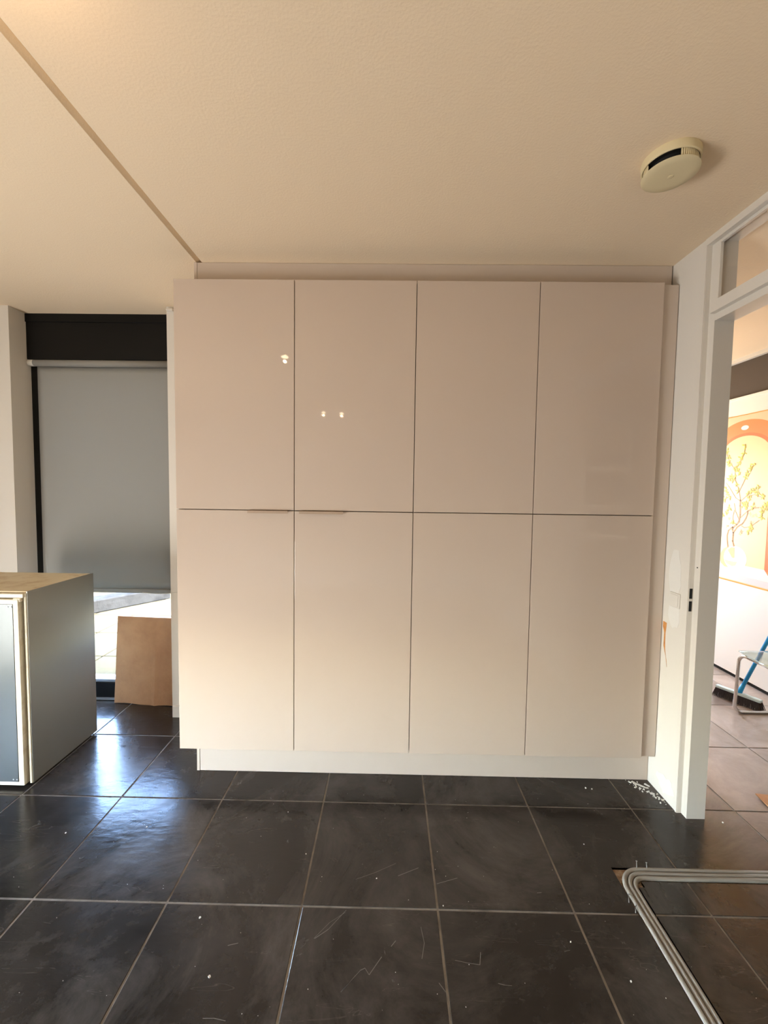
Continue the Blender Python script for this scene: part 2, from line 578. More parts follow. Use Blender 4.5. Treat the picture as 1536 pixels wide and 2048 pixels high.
# pale scratches worn into the tiles
bm = bmesh.new()
for pts in [[(0.951, -0.887), (1.008, -0.829), (1.022, -0.823), (1.036, -0.841), (1.075, -0.79)],
            [(1.106, -0.759), (1.122, -0.741)],
            [(1.315, -0.794), (1.355, -0.801), (1.394, -0.805), (1.404, -0.769)],
            [(1.44, -0.854), (1.46, -0.858), (1.481, -0.859)],
            [(0.968, -0.526), (1.044, -0.495), (1.127, -0.453)],
            [(1.135, -0.507), (1.219, -0.47)],
            [(1.255, -0.857), (1.273, -0.88), (1.279, -0.915), (1.279, -0.947)],
            [(1.666, -0.562), (1.684, -0.56)],
            [(1.686, -0.76), (1.706, -0.756)],
            [(1.211, -0.695), (1.219, -0.746), (1.207, -0.793)],
            [(0.842, -0.741), (0.889, -0.688), (0.941, -0.652)],
            [(1.285, -0.536), (1.37, -0.51)],
            [(0.56, -0.958), (0.593, -0.957), (0.628, -0.962)],
            [(0.845, -0.741), (0.887, -0.711), (0.943, -0.644)],
            [(0.952, -0.887), (0.978, -0.86)],
            [(0.558, -0.769), (0.59, -0.761)]]:
    for a, b in zip(pts[:-1], pts[1:]):
        d = Vector((b[0]-a[0], b[1]-a[1])).normalized()
        n = Vector((-d.y, d.x))*random.uniform(0.0005, 0.0011)
        q = [(a[0]+n.x, a[1]+n.y), (b[0]+n.x, b[1]+n.y), (b[0]-n.x, b[1]-n.y), (a[0]-n.x, a[1]-n.y)]
        bm.faces.new([bm.verts.new((x, y, 0.0006)) for x, y in q])
finish('scratches', bm, mat('scratched slate', (0.15, 0.14, 0.125, 1), 0.8, spec=0.2), floor, kind='stuff')

# ------------------------------------------------------------------ ceiling: two slabs with a V joint
prism('ceiling', [(XL-0.1, ZC), (0.083, ZC), (0.0985, ZC+0.016), (0.0985, ZC+0.2), (XL-0.1, ZC+0.2)], 'y', YREAR-0.1, 1.0, M_CEIL, kind='structure')
prism('ceiling', [(0.0990, ZC+0.016), (0.113, ZC), (XH+0.6, ZC), (XH+0.6, ZC+0.2), (0.0990, ZC+0.2)], 'y', YREAR-0.1, 1.0, M_CEIL, kind='structure')
box('ceiling_hall', XR, XH+0.6, 1.0005, YH1+0.1, ZC, ZC+0.2, M_CEIL, kind='structure')

# ------------------------------------------------------------------ walls
wall_back = box('wall_back', -0.348, XR2, YB, 0.98, 0, ZC, M_WALL, kind='structure')
prism('baseboard_back', [(YB-0.008, 0.0), (YB-0.008, 0.072), (YB-0.004, 0.078), (YB, 0.078), (YB, 0)], 'x', -0.344, 0.0, M_TRIM, kind='structure')
box('wall_back_left', XL-0.1, -1.362, YB, 0.98, 0, ZC, M_WALL, kind='structure')
wall_right = box('wall_right', XR, XR2, -0.150, YB, 0, ZC, M_WALL, kind='structure')
box('wall_right_near', XR, XR2, YREAR, YN-0.045, 0, ZC, M_WALL, kind='structure')
# left wall with its window opening
LW = (-2.85, -1.05, 0.10, 2.30)
bm = bmesh.new()
add_box(bm, XL-0.1, XL, YREAR-0.1, LW[0], 0, ZC)
add_box(bm, XL-0.1, XL, LW[1], YB, 0, ZC)
add_box(bm, XL-0.1, XL, LW[0], LW[1], LW[3], ZC)
add_box(bm, XL-0.1, XL, LW[0], LW[1], 0, LW[2])
finish('wall_left', bm, M_WALL, kind='structure')
box('wall_rear', XL-0.1, XR2, YREAR-0.1, YREAR, 0, ZC, M_WALL, kind='structure')

# hall beyond the doorway
wall_hall = box('wall_hall', XH+0.02, XH+0.12, YH0-0.1, YH1+0.1, 0, ZC, M_DARKWALL, kind='structure')
box('trim_1', XH-0.012, XH+0.02, YH0, YH1, ZC-0.032, ZC, M_TRIM, kind='structure')
HW = (2.95, 3.65, 0.95, 2.05)      # window opening at the end of the hall
bm = bmesh.new()
add_box(bm, XR2, HW[0], YH1, YH1+0.1, 0, ZC)
add_box(bm, HW[1], XH+0.02, YH1, YH1+0.1, 0, ZC)
add_box(bm, HW[0], HW[1], YH1, YH1+0.1, HW[3], ZC)
add_box(bm, HW[0], HW[1], YH1, YH1+0.1, 0, HW[2])
finish('wall_hall_end', bm, M_WALL, kind='structure')
box('wall_hall_near', XR2, XH+0.02, YH0-0.1, YH0, 0, ZC, M_WALL, kind='structure')
box('wall_hall_inner', XR, XR2, 0.98, YH1+0.1, 0, ZC, M_WALL, kind='structure')

# ------------------------------------------------------------------ doorway frame with transom
door = empty('door_1', (XR, YJ, 0), kind='structure')
tag(door, label='white painted door frame with a glazed transom above the opening')
def jamb(y0, s):
    # rebated post; s=+1 far post (opening towards -y), s=-1 near post
    y = lambda d: y0 + s*d
    return [(XR-0.003, y(0.034)), (XR+0.021, y(0.034)), (XR+0.021, y(0.0)), (XR2+0.003, y(0.0)), (XR2+0.003, y(0.0345)), (XR-0.003, y(0.0465))][:]
for yy, s in ((YJ, 1), (YN, -1)):
    d = lambda v: yy + s*v
    prism('jamb', [(XR-0.003, d(0.036)), (XR+0.021, d(0.036)), (XR+0.021, d(0.0)), (XR2+0.003, d(0.0)), (XR2+0.003, d(0.0449)), (XR-0.003, d(0.0449))],
          'z', 0, ZC-0.03, M_TRIM, door)
prism('head', [(XR-0.003, ZC-0.030), (XR2+0.003, ZC-0.030), (XR2+0.003, ZC), (XR-0.003, ZC)], 'y', YN-0.0449, YJ+0.0449, M_TRIM, door)
prism('transom_rail', [(XR-0.003, 2.330), (XR-0.003, 2.378), (XR2+0.003, 2.378), (XR2+0.003, 2.300), (XR+0.021, 2.300), (XR+0.021, 2.330)],
      'y', YN+0.0002, YJ-0.0002, M_TRIM, door)
# glazing beads of the transom and its pane
for nm, a in (('glazing_bead', (XR+0.018, XR+0.034, YJ-0.014, YJ-0.0003, 2.3781, ZC-0.0301)),
              ('glazing_bead', (XR+0.018, XR+0.034, YN+0.0003, YN+0.014, 2.3781, ZC-0.0301)),
              ('glazing_bead', (XR+0.018, XR+0.034, YN+0.0141, YJ-0.0141, 2.3781, 2.390)),
              ('glazing_bead', (XR+0.018, XR+0.034, YN+0.0141, YJ-0.0141, ZC-0.043, ZC-0.0301))):
    box(nm, *a, M_TRIM, door, bevel=0.002)
box('pane', XR+0.0345, XR+0.0385, YN+0.001, YJ-0.001, 2.379, ZC-0.031, M_PANE, door)
# latch plate let into the rebate
box('strike_plate', XR+0.001, XR+0.018, YJ+0.0345, YJ+0.0362, 0.968, 1.112, M_TRIM, door)
for z in (0.985, 1.045):
    box('latch_slot', XR+0.003, XR+0.016, YJ+0.0335, YJ+0.0347, z, z+0.048, M_DARK, door)
bm = bmesh.new()
add_tube(bm, [(XR+0.0195, YJ+0.018, 1.195), (XR+0.0215, YJ+0.018, 1.195)], 0.003, 10)
finish('screw_hole', bm, M_DARK, door)

# wear on the strip of wall between cabinet and door frame
pe = [(0.012, 0.887), (-0.014, 0.885), (-0.012, 0.858), (-0.008, 0.83), (-0.009, 0.78), (-0.012, 0.745), (-0.020, 0.71), (-0.030, 0.665), (-0.024, 0.70), (-0.008, 0.742), (0.001, 0.765), (0.0, 0.83), (0.012, 0.86)]
prism('paint_peel', pe, 'x', XR-0.0012, XR+0.001, M_PEEL, wall_right)
def blob(cy, cz, ry, rz, n=22, seed=1, jag=0.25):
    r = random.Random(seed)
    return [(cy+math.cos(2*math.pi*k/n)*ry*(1-jag*r.random()), cz+math.sin(2*math.pi*k/n)*rz*(1-jag*r.random())) for k in range(n)]
prism('filler_patch', blob(-0.055, 1.13, 0.048, 0.15, seed=3), 'x', XR-0.0009, XR+0.001, M_PLASTER, wall_right)
prism('filler_patch', blob(-0.060, 0.955, 0.046, 0.10, seed=5), 'x', XR-0.0006, XR+0.001, M_PLASTER, wall_right)
prism('filler_patch', blob(-0.060, 0.075, 0.075, 0.058, seed=8, jag=0.5), 'x', XR-0.0009, XR+0.001, M_PLASTER, wall_right)
sp = empty('switch_plate', (XR, -0.065, 0.98), label='small blank white switch plate on wall strip beside door frame', cat='switch')
box('plate', XR-0.006, XR, -0.100, -0.032, 0.980, 1.052, M_WALL, sp, bevel=0.002)
box('rocker', XR-0.0085, XR-0.006, -0.092, -0.042, 0.989, 1.043, M_WALL, sp, bevel=0.0012)

# ------------------------------------------------------------------ window behind the blind
win = empty('window_1', (-0.86, 0.78, 0), kind='structure')
tag(win, label='black framed floor-length window beside the tall cabinets')
WX0, WX1 = -1.372, -0.348
box('frame_post', WX0, WX0+0.080, 0.735, 0.86, 0, 2.376, M_BLACK, win, bevel=0.003)
box('frame_post', WX1-0.060, WX1, 0.735, 0.86, 0, 2.376, M_BLACK, win, bevel=0.003)
box('frame_sill', WX0+0.0801, WX1-0.0601, 0.775, 0.86, 0, 0.128, M_BLACK, win, bevel=0.003)
box('threshold_strip', WX0+0.0801, WX1-0.0601, 0.768, 0.7749, 0.004, 0.020, M_ALU, win)
box('sill_rail', WX0+0.0801, WX1-0.0601, 0.782, 0.858, 0.1281, 0.150, M_ALU, win, bevel=0.003)
prism('lintel_panel', [(0.705, 2.376), (0.705, 2.618), (0.698, 2.620), (0.698, ZC), (0.90, ZC), (0.90, 2.376)], 'x', WX0+0.004, WX1, M_BLACK, win)
box('frame_head', WX0+0.0801, WX1-0.0601, 0.790, 0.86, 2.33, 2.3755, M_BLACK, win)
box('pane', WX0+0.081, WX1-0.061, 0.818, 0.826, 0.1502, 2.33, M_PANE, win)

blind = empty('roller_blind', (-0.87, 0.73, 0.79), label='grey roller blind pulled most of the way down the window', cat='blind')
BX0, BX1 = -1.322, -0.362
tube('roller_tube', [(BX0+0.004, 0.7125, 2.352), (BX1, 0.7125, 2.352)], 0.0215, M_BLIND, blind, seg=24)
bm = bmesh.new()
add_tube(bm, [(-1.352, 0.7125, 2.352), (-1.3185, 0.7125, 2.352)], 0.0218, 20)
add_box(bm, -1.352, -1.347, 0.7125, 0.7345, 2.338, 2.372)
finish('end_bracket', bm, M_WPLASTIC, blind)
bm = bmesh.new()
nx, nz = 24, 30
g = []
for a in range(nx+1):
    row = []
    for b_ in range(nz+1):
        u, v = a/nx, b_/nz
        x = BX0+0.006 + (BX1-BX0-0.012)*u
        z = 2.345 - (2.345-0.822)*v
        y = 0.7318 + 0.0004*math.sin(u*7+v*2)*v - 0.002*(v**2)*(1+math.cos(u*3))
        row.append(bm.verts.new((x, y, z)))
    g.append(row)
for a in range(nx):
    for b_ in range(nz):
        bm.faces.new((g[a][b_], g[a+1][b_], g[a+1][b_+1], g[a][b_+1]))
fab = finish('fabric', bm, M_BLIND, blind, smooth=True)
so = fab.modifiers.new('thickness', 'SOLIDIFY'); so.thickness = 0.0009
box('bottom_bar', BX0+0.006, BX1-0.006, 0.7235, 0.7342, 0.794, 0.8225, M_BLIND, blind, bevel=0.004, seg=2)
cord_pts = [(-0.62, 0.7195, 0.800), (-0.56, 0.712, 0.797), (-0.50, 0.69, 0.802), (-0.44, 0.64, 0.815), (-0.37, 0.585, 0.832), (-0.33, 0.573, 0.840), (-0.24, 0.574, 0.846)]
tube('blind_cord', cord_pts, 0.0022, M_WPLASTIC, None, seg=8, label='thin white cord running from blind to wall edge', cat='cord')

# small hook high on the wall end
hook = box('wall_hook', -0.343, -0.300, 0.560, YB, 2.640, 2.656, M_TRIM, None, bevel=0.004, seg=2, label='small white hook high on wall edge beside the cabinet', cat='hook')

# ------------------------------------------------------------------ terrace outside
terr = box('terrace', -7, 2.4, 0.99, 9, -0.20, -0.062, M_MORTAR, kind='structure')
tb = world_base(terr)
PV = {}
for i in range(-14, 5):
    for j in range(0, 11):
        w, d = 0.60, 0.60
        x0, y0 = i*w*0.8-0.1, 1.0+j*d
        if x0 < -6.9 or x0+w*0.8 > 2.3: continue
        if 'p' not in PV:
            bm = bmesh.new(); add_box(bm, -0.234, 0.234, -0.294, 0.294, -0.03, 0, bevel=0.006)
            me = bpy.data.meshes.new('paving_slab'); bm.to_mesh(me); bm.free(); me.materials.append(M_PAVER); PV['p'] = me
        o = link(bpy.data.objects.new('paving_slab', PV['p']))
        o.parent = terr
        o.location = Vector((x0+w*0.4, y0+d/2, -0.032+random.uniform(-0.002, 0.002))) - tb
        o.rotation_euler = (random.uniform(-1, 1)*0.004, random.uniform(-1, 1)*0.004, 0)
bm = bmesh.new()
add_box(bm, -1.1, 1.1, -0.12, 0.12, 0, 0.16, bevel=0.012)
bmesh.ops.rotate(bm, verts=bm.verts[:], cent=(0, 0, 0), matrix=Matrix.Rotation(0.93, 3, 'Z'))
bmesh.ops.translate(bm, verts=bm.verts[:], vec=(-2.72, 2.75, -0.032))
finish('concrete_kerb', bm, M_CONC, None, label='weathered grey concrete kerb lying on the terrace outside', cat='kerb')
box('terrace_wall', -7, 2.4, 5.6, 5.8, -0.033, 0.55, M_PAVER, None, kind='structure')

# ------------------------------------------------------------------ tall cabinets
GP = 0.0017
ordinal = ['leftmost', 'second from the left', 'third from the left', 'rightmost']
extra = ['leftmost tall gloss cabinet beside the window blind, pull near its right edge',
         'second tall gloss cabinet from the window, pull near its left edge',
         'third tall gloss cabinet from the window, without any pull',
         'rightmost tall gloss cabinet, next to the door frame wall, without any pull']
for i in range(4):
    x0, x1 = 0.6*i, 0.6*(i+1)
    cab = empty('tall_cabinet', ((x0+x1)/2, 0.29, ZB), label=extra[i], cat='cabinet', group='tall gloss cabinets along the wall')
    bm = bmesh.new()
    t = 0.018
    add_box(bm, x0+0.0006, x0+t, 0.022, 0.565, ZB+0.002, ZT-0.002)
    add_box(bm, x1-t, x1-0.0006, 0.022, 0.565, ZB+0.002, ZT-0.002)
    add_box(bm, x0+t, x1-t, 0.022, 0.565, ZB+0.002, ZB+t)
    add_box(bm, x0+t, x1-t, 0.022, 0.565, ZT-t, ZT-0.002)
    add_box(bm, x0+t, x1-t, 0.022, 0.565, ZM-t/2, ZM+t/2)
    add_box(bm, x0+t, x1-t, 0.557, 0.565, ZB+t, ZT-t)
    finish('body', bm, M_CASH if i == 0 else M_CARC, cab)
    box('door', x0+GP, x1-GP, 0.0, 0.019, ZM+0.002, ZT, M_GLOSS, cab, bevel=0.0012, seg=2)
    low = box('door', x0+GP, x1-GP, 0.0, 0.019, ZB, ZM-0.002, M_GLOSS, cab, bevel=0.0012, seg=2)
    if i < 2:
        h0, h1 = ((0.367, 0.570), (0.627, 0.848))[i]
        # thin folded lip over the top edge of the door
        prism('handle', [(-0.0012, ZM-0.0017), (0.016, ZM-0.0017), (0.016, ZM-0.0005), (-0.0125, ZM-0.0005), (-0.0145, ZM-0.0018), (-0.0145, ZM-0.0145), (-0.0128, ZM-0.0145), (-0.0128, ZM-0.0040)], 'x', h0, h1, M_HANDLE, low,
              label='slim champagne edge pull on top of the lower door')

pl = empty('plinth', (1.2, 0.07, 0), label='matt cashmere plinth running under all four tall cabinets', cat='plinth')
box('front_board', 0.0745, XR-0.002, 0.071, 0.087, 0.001, ZB-0.001, M_CASH, pl, bevel=0.001)
box('end_board', 0.058, 0.0738, 0.069, 0.56, 0.001, ZB-0.001, M_CASH, pl, bevel=0.001)
fa = empty('cornice_fascia', (1.2, 0.07, ZT), label='matt cashmere fascia board closing the gap between cabinets and ceiling', cat='fascia')
box('front_board', 0.0885, XR-0.006, 0.071, 0.089, ZT+0.0005, ZC-0.001, M_CASH, fa, bevel=0.001)
box('end_board', 0.072, 0.0878, 0.0695, 0.56, ZT+0.0005, ZC-0.001, M_CASH, fa, bevel=0.001)
box('filler_strip', 2.4008, XR-0.0035, 0.018, 0.036, ZB-0.002, ZT-0.002, M_CASH, None, bevel=0.001,
    label='narrow cashmere filler strip between rightmost cabinet and white wall', cat='filler strip')

# ------------------------------------------------------------------ grey undercounter appliance
fr = empty('refrigerator', (-1.02, 0.15, 0), label='grey boxy under-counter refrigerator with white door edge and worn pale top', cat='refrigerator')
FX0, FX1, FY0, FY1, FZ = -1.320, -0.719, -0.066, 0.389, 0.998
box('side_panel', FX1-0.003, FX1, FY0+0.001, FY1, 0.014, FZ+0.006, M_STEEL, fr)
box('side_panel', FX0, FX0+0.003, FY0+0.001, FY1, 0.014, FZ+0.006, M_STEEL, fr)
box('insulation', FX0+0.0032, FX1-0.0032, -0.030, FY1-0.004, 0.016, FZ-0.004, M_BEIGE, fr)
box('back_panel', FX0+0.0032, FX1-0.0032, FY1-0.0038, FY1, 0.014, FZ, M_STEEL, fr)
for xa, xb in ((FX1-0.0155, FX1-0.0032), (FX0+0.0032, FX0+0.0155)):
    box('edge_strip', xa, xb, FY0-0.004, -0.0302, 0.014, FZ-0.004, M_GASKET, fr, bevel=0.002)
bm = bmesh.new()
add_box(bm, FX0+0.0034, FX1-0.006, FY0+0.01, FY1-0.012, FZ-0.0035, FZ+0.0045, bevel=0.0015)
finish('top_board', bm, M_TOP, fr)
box('top_front_strip', FX0+0.010, FX1-0.010, FY0-0.012, -0.0305, FZ-0.024, FZ-0.0045, M_GASKET, fr, bevel=0.002)
box('hinge_cover', FX1-0.055, FX1-0.018, FY0-0.020, -0.0305, FZ-0.044, FZ-0.0245, M_GASKET, fr, bevel=0.003)
dr = box('door', FX0+0.012, FX1-0.025, FY0-0.024, -0.040, 0.016, FZ-0.030, M_GASKET, fr, bevel=0.003, seg=2)
box('front_panel', FX0+0.028, FX1-0.051, FY0-0.0262, FY0-0.0235, 0.036, FZ-0.052, M_STEELF, dr, bevel=0.0008)
for sx in (FX1-0.076, FX1-0.058, FX0+0.05):
    for sz in (FZ-0.066, 0.05):
        bm = bmesh.new()
        add_tube(bm, [(sx, FY0-0.0284, sz), (sx, FY0-0.0255, sz)], 0.0038, 10)
        finish('screw', bm, M_ALU, dr)
for xa in (FX0+0.05, FX1-0.05):
    for ya in (FY0+0.06, FY1-0.06):
        lathe('foot', [(0, 0), (0.018, 0), (0.018, 0.010), (0.008, 0.012), (0.008, 0.0138), (0, 0.0138)], xa, ya, M_DARK, fr, 16)

# ------------------------------------------------------------------ cardboard sheet leaning in the window corner
bm = bmesh.new()
P0, P1 = Vector((-0.846, 0.735, 0.002)), Vector((-0.368, 0.700, 0.002))
lean = Vector((0.010, 0.022, 0.0))
nx, nz, H, T = 16, 18, 0.618, 0.006
gf, gb = [], []
nrm = Vector((-(P1-P0).y, (P1-P0).x, 0)).normalized()
for a in range(nx+1):
    rf, rb = [], []
    for b_ in range(nz+1):
        u, v = a/nx, b_/nz
        p = P0.lerp(P1, u) + lean*v + Vector((0.014*v*(1-u), 0, H*v))
        p.z += 0.004*math.sin(u*9)*(1-v)
        crease = 0.006*math.exp(-((u-0.62+0.02*v)/0.03)**2) + 0.008*max(0, u-0.75)*max(0, 0.45-v)*math.sin((u+v)*22)*4
        p -= nrm*crease
        rf.append(bm.verts.new(p)); rb.append(bm.verts.new(p + nrm*T))
    gf.append(rf); gb.append(rb)
for a in range(nx):
    for b_ in range(nz):
        bm.faces.new((gf[a][b_], gf[a+1][b_], gf[a+1][b_+1], gf[a][b_+1]))
        bm.faces.new((gb[a][b_], gb[a][b_+1], gb[a+1][b_+1], gb[a+1][b_]))
for a in range(nx):
    bm.faces.new((gf[a][0], gb[a][0], gb[a+1][0], gf[a+1][0]))
    bm.faces.new((gf[a][nz], gf[a+1][nz], gb[a+1][nz], gb[a][nz]))
for b_ in range(nz):
    bm.faces.new((gf[0][b_], gf[0][b_+1], gb[0][b_+1], gb[0][b_]))
    bm.faces.new((gf[nx][b_], gb[nx][b_], gb[nx][b_+1], gf[nx][b_+1]))
finish('cardboard_sheet', bm, M_CARD, None, smooth=False, label='upright brown cardboard sheet leaning against the bottom of the window', cat='cardboard')

# ------------------------------------------------------------------ smoke detector
SX, SY = 2.020, -0.585
sd = empty('smoke_detector', (SX, SY, ZC-0.048), label='round yellowed smoke detector on the ceiling', cat='smoke detector')
R0 = 0.0865
sharp(lathe('base', [(0, ZC), (R0, ZC), (R0+0.001, ZC-0.004), (R0, ZC-0.025), (R0-0.002, ZC-0.027), (R0-0.005, ZC-0.027), (R0-0.006, ZC-0.022), (0, ZC-0.022)], SX, SY, M_YELLOWED, sd, 64))
sharp(lathe('core', [(R0-0.0062, ZC-0.0222), (R0-0.026, ZC-0.0230), (R0-0.030, ZC-0.0475), (0, ZC-0.0475)], SX, SY, M_DARK, sd, 48))
sharp(lathe('cover', [(0, ZC-0.0477), (R0-0.012, ZC-0.0477), (R0-0.004, ZC-0.0485), (R0-0.001, ZC-0.051), (R0-0.005, ZC-0.0540), (R0-0.03, ZC-0.0556), (0, ZC-0.0560)], SX, SY, M_YELLOWED, sd, 64))
bm = bmesh.new()
for k in range(72):                                  # insect mesh ribs, left open on one side
    a = 2*math.pi*k/72 - math.pi
    if -3.1 < a < -1.75:
        continue
    p = Vector((SX+(R0-0.010)*math.cos(a), SY+(R0-0.010)*math.sin(a), 0))
    add_tube(bm, [p+Vector((0, 0, ZC-0.0235)), p+Vector((0, 0, ZC-0.0476))], 0.0032, 5)
finish('vent_ribs', bm, M_YELLOWED, sd, kind='stuff')
sharp(lathe('test_button', [(0.009, ZC-0.0555), (0.009, ZC-0.0566), (0.007, ZC-0.0573), (0, ZC-0.0573)], SX+0.005, SY+0.004, M_YELLOWED, sd, 24))

# ------------------------------------------------------------------ cables in the floor trench
Cx, Cy = 2.012+0.102, -0.446-0.100
names = ['outermost grey cable of three in the floor trench, widest bend',
         'middle grey cable of three bending together in the floor trench',
         'innermost grey cable of three in the floor trench, tightest bend']
for k, r in enumerate((0.0915, 0.0735, 0.0555)):
    pts = [(3.08, Cy+r, -0.004)]
    x = 3.0
    while x > Cx+0.01:
        pts.append((x, Cy+r+0.0012*math.sin(x*9+k*2), -0.0015+0.0008*math.sin(x*5+k)))
        x -= 0.08
    for a in range(0, 13):
        t = math.pi/2 + a/12*math.pi/2
        pts.append((Cx+r*math.cos(t), Cy+r*math.sin(t), -0.0005))
    y = Cy-0.05
    while y > -1.7:
        pts.append((Cx-r+0.0012*math.sin(y*8+k), y, -0.0015))
        y -= 0.08
    pts.append((Cx-r, -1.74, -0.004))
    tube('cable', pts, 0.0086, M_CABLE, None, seg=12, label=names[k], cat='cable', group='grey cables in the floor trench')
nail_spots = [((2.108, -0.458, 0.001), (2.113, -0.446, 0.028), 'nail standing up at trench edge, nearest the bare corner'),
              ((2.150, -0.457, 0.001), (2.152, -0.448, 0.024), 'nail standing up at trench edge behind the cable bend'),
              ((1.998, -0.592, 0.002), (2.012, -0.566, 0.009), 'bent nail lying on tile left of the cable bend'),
              ((2.001, -0.629, 0.002), (2.014, -0.606, 0.006), 'bent nail lying by the cables, nearest the camera')]
for a, b, lab in nail_spots:
    nl = empty('nail', a, label=lab, cat='nail', group='nails left along the floor trench')
    tube('shank', [a, b], 0.0013, M_ALU, nl, seg=8)
    d = (Vector(b)-Vector(a)).normalized()
    tube('nail_head', [Vector(b), Vector(b)+d*0.002], 0.003, M_ALU, nl, seg=10)

# ------------------------------------------------------------------ crumbs of plaster on the floor
def add_chip(bm, x, y, s, r):
    n = 6
    top = [bm.verts.new((x+math.cos(2*math.pi*k/n+s)*s*r.uniform(0.5, 1), y+math.sin(2*math.pi*k/n+s)*s*r.uniform(0.5, 1), s*r.uniform(0.4, 0.9))) for k in range(n)]
    bot = [bm.verts.new((v.co.x*1.0, v.co.y, 0.0002)) for v in top]
    bm.faces.new(top)
    for k in range(n):
        bm.faces.new((top[k], top[(k+1) % n], bot[(k+1) % n], bot[k]))
rr = random.Random(11)
bm = bmesh.new()
for x, y, s in [(-0.33, -0.345, 0.004), (0.006, -0.303, 0.004), (0.424, -0.683, 0.0045), (0.535, -0.858, 0.005), (1.30, -0.62, 0.003),
                (2.15, -0.005, 0.005), (2.12, 0.0, 0.005), (1.95, -0.34, 0.003), (2.66, -0.205, 0.005), (0.62, -0.20, 0.002), (0.75, -0.42, 0.003), (1.05, -0.52, 0.003), (1.72, -0.73, 0.003), (1.86, -0.84, 0.004)]:
    add_chip(bm, x, y, s, rr)
for k in range(90):
    add_chip(bm, rr.uniform(-0.4, 2.3), rr.uniform(-1.0, -0.05), rr.uniform(0.0006, 0.0016), rr)
finish('plaster_crumbs', bm, M_PLASTER, None, kind='stuff', label='tiny white plaster crumbs scattered over the black tiles', cat='debris')
bm = bmesh.new()
for k in range(110):
    u = rr.random()
    cx, cy = 2.385+0.085*u, 0.060-0.155*u*rr.uniform(0.75, 1)
    add_chip(bm, min(2.474, cx+rr.gauss(0, 0.012)), min(0.066, cy+rr.gauss(0, 0.012)), rr.choice((0.001, 0.0015, 0.002, 0.003, 0.0055)), rr)
for (x, y, l, a) in ((2.400, 0.045, 0.030, -0.9), (2.425, 0.022, 0.045, -0.75), (2.445, -0.030, 0.020, -0.2), (2.455, 0.03, 0.025, -1.0)):
    d = Vector((math.cos(a), math.sin(a))); n = Vector((-d.y, d.x))*0.005
    add_prism(bm, [(x-d.x*l/2-n.x, y-d.y*l/2-n.y), (x+d.x*l/2-n.x*.6, y+d.y*l/2-n.y*.6), (x+d.x*l/2+n.x*.8, y+d.y*l/2+n.y*.8), (x-d.x*l/2+n.x, y-d.y*l/2+n.y)], 'z', 0.0002, 0.004)
finish('plaster_rubble', bm, M_PLASTER, None, kind='stuff', label='white plaster rubble in floor corner at the plinth end', cat='debris')

# ------------------------------------------------------------------ hall: white unit with a printed picture panel
wu = empty('panel_wall', (XH, 0.6, 0), label='white built-in panel unit in the bright hall holding a printed picture', cat='wall unit')
PT, PB = 2.187, 0.806          # print top / bottom
box('upper_panel', XH-0.004, XH+0.018, 0.30, 2.6, PT+0.006, 2.322, M_WHITEPANEL, wu)
box('top_edge', XH-0.010, XH+0.018, 0.30, 2.6, 2.3222, 2.346, M_WHITEPANEL, wu, bevel=0.002)
box('lower_panel', XH-0.004, XH+0.018, 0.30, 2.6, 0.028, PB-0.010, M_WHITEPANEL, wu)
box('foot_gap', XH+0.004, XH+0.018, 0.30, 2.6, 0.001, 0.0278, M_DARK, wu)
box('side_panel', XH-0.010, XH+0.018, 0.28, 0.2998, 0.001, 2.346, M_WHITEPANEL, wu)

pic = empty('niche_picture', (XH, 1.36, PB), label='printed picture of an arched niche with a plant in round vase', cat='picture')
M_P_BG = mat('print peach', (0.86, 0.58, 0.36, 1), 0.5)
M_P_SOF = mat('print orange', (0.74, 0.235, 0.060, 1), 0.5)
M_P_LIP = mat('print dark orange', (0.62, 0.155, 0.035, 1), 0.5)
M_P_IN = mat('print pale niche', (0.90, 0.62, 0.33, 1), 0.5)
M_P_SHELF = mat('print shelf', (0.86, 0.72, 0.66, 1), 0.5)
M_P_BAND = mat('print band', (0.74, 0.60, 0.58, 1), 0.5)
M_P_WHITE = mat('print white', (0.92, 0.90, 0.86, 1), 0.5)
M_P_SHADE = mat('print tan shade', (0.78, 0.42, 0.18, 1), 0.5)
M_P_BRANCH = mat('print branch', (0.42, 0.20, 0.085, 1), 0.5)
M_P_LEAF = mat('print leaf', (0.46, 0.45, 0.015, 1), 0.5, var=(60, (0.62, 0.58, 0.03, 1), 0.35, 0.65))
M_P_LSH = mat('print leaf shade', (0.80, 0.42, 0.20, 1), 0.5)
XP = XH - 0.002
def layer(name, pts, k, material):
    bm = bmesh.new()
    add_prism(bm, pts, 'x', XP-0.0004*k-0.0002, XP-0.0004*k+0.0002)
    return finish(name, bm, material, pic)
box('canvas', XP, XH+0.018, 0.3002, 2.55, PB, PT, M_P_BG, pic)
box('gold_edge', XP-0.006, XP+0.010, 0.3002, 2.55, PT, PT+0.0055, M_GOLD, pic)
box('gold_edge', XP-0.006, XP+0.010, 0.3002, 2.55, PB-0.0095, PB-0.0002, M_GOLD, pic)
YC = 1.36
def arch(hw, ztop, zbot, rise, n=28):
    """half-width, apex, foot, rise of the elliptical head"""
    pts = [(YC-hw, zbot)]
    for k in range(n+1):
        t = math.pi*k/n
        pts.append((YC-hw*math.cos(t), ztop-rise+rise*math.sin(t)))
    pts.append((YC+hw, zbot))
    return pts
layer('niche_soffit', arch(0.315, 2.146, 0.862, 0.20), 1, M_P_SOF)
layer('niche_lip', arch(0.268, 2.040, 0.94, 0.19), 2, M_P_LIP)
layer('niche_back', arch(0.238, 2.016, 0.952, 0.17), 3, M_P_IN)
layer('niche_floor', [(YC-0.315, 0.862), (YC-0.238, 0.952), (YC+0.238, 0.952), (YC+0.315, 0.862)], 3, M_P_SHELF)
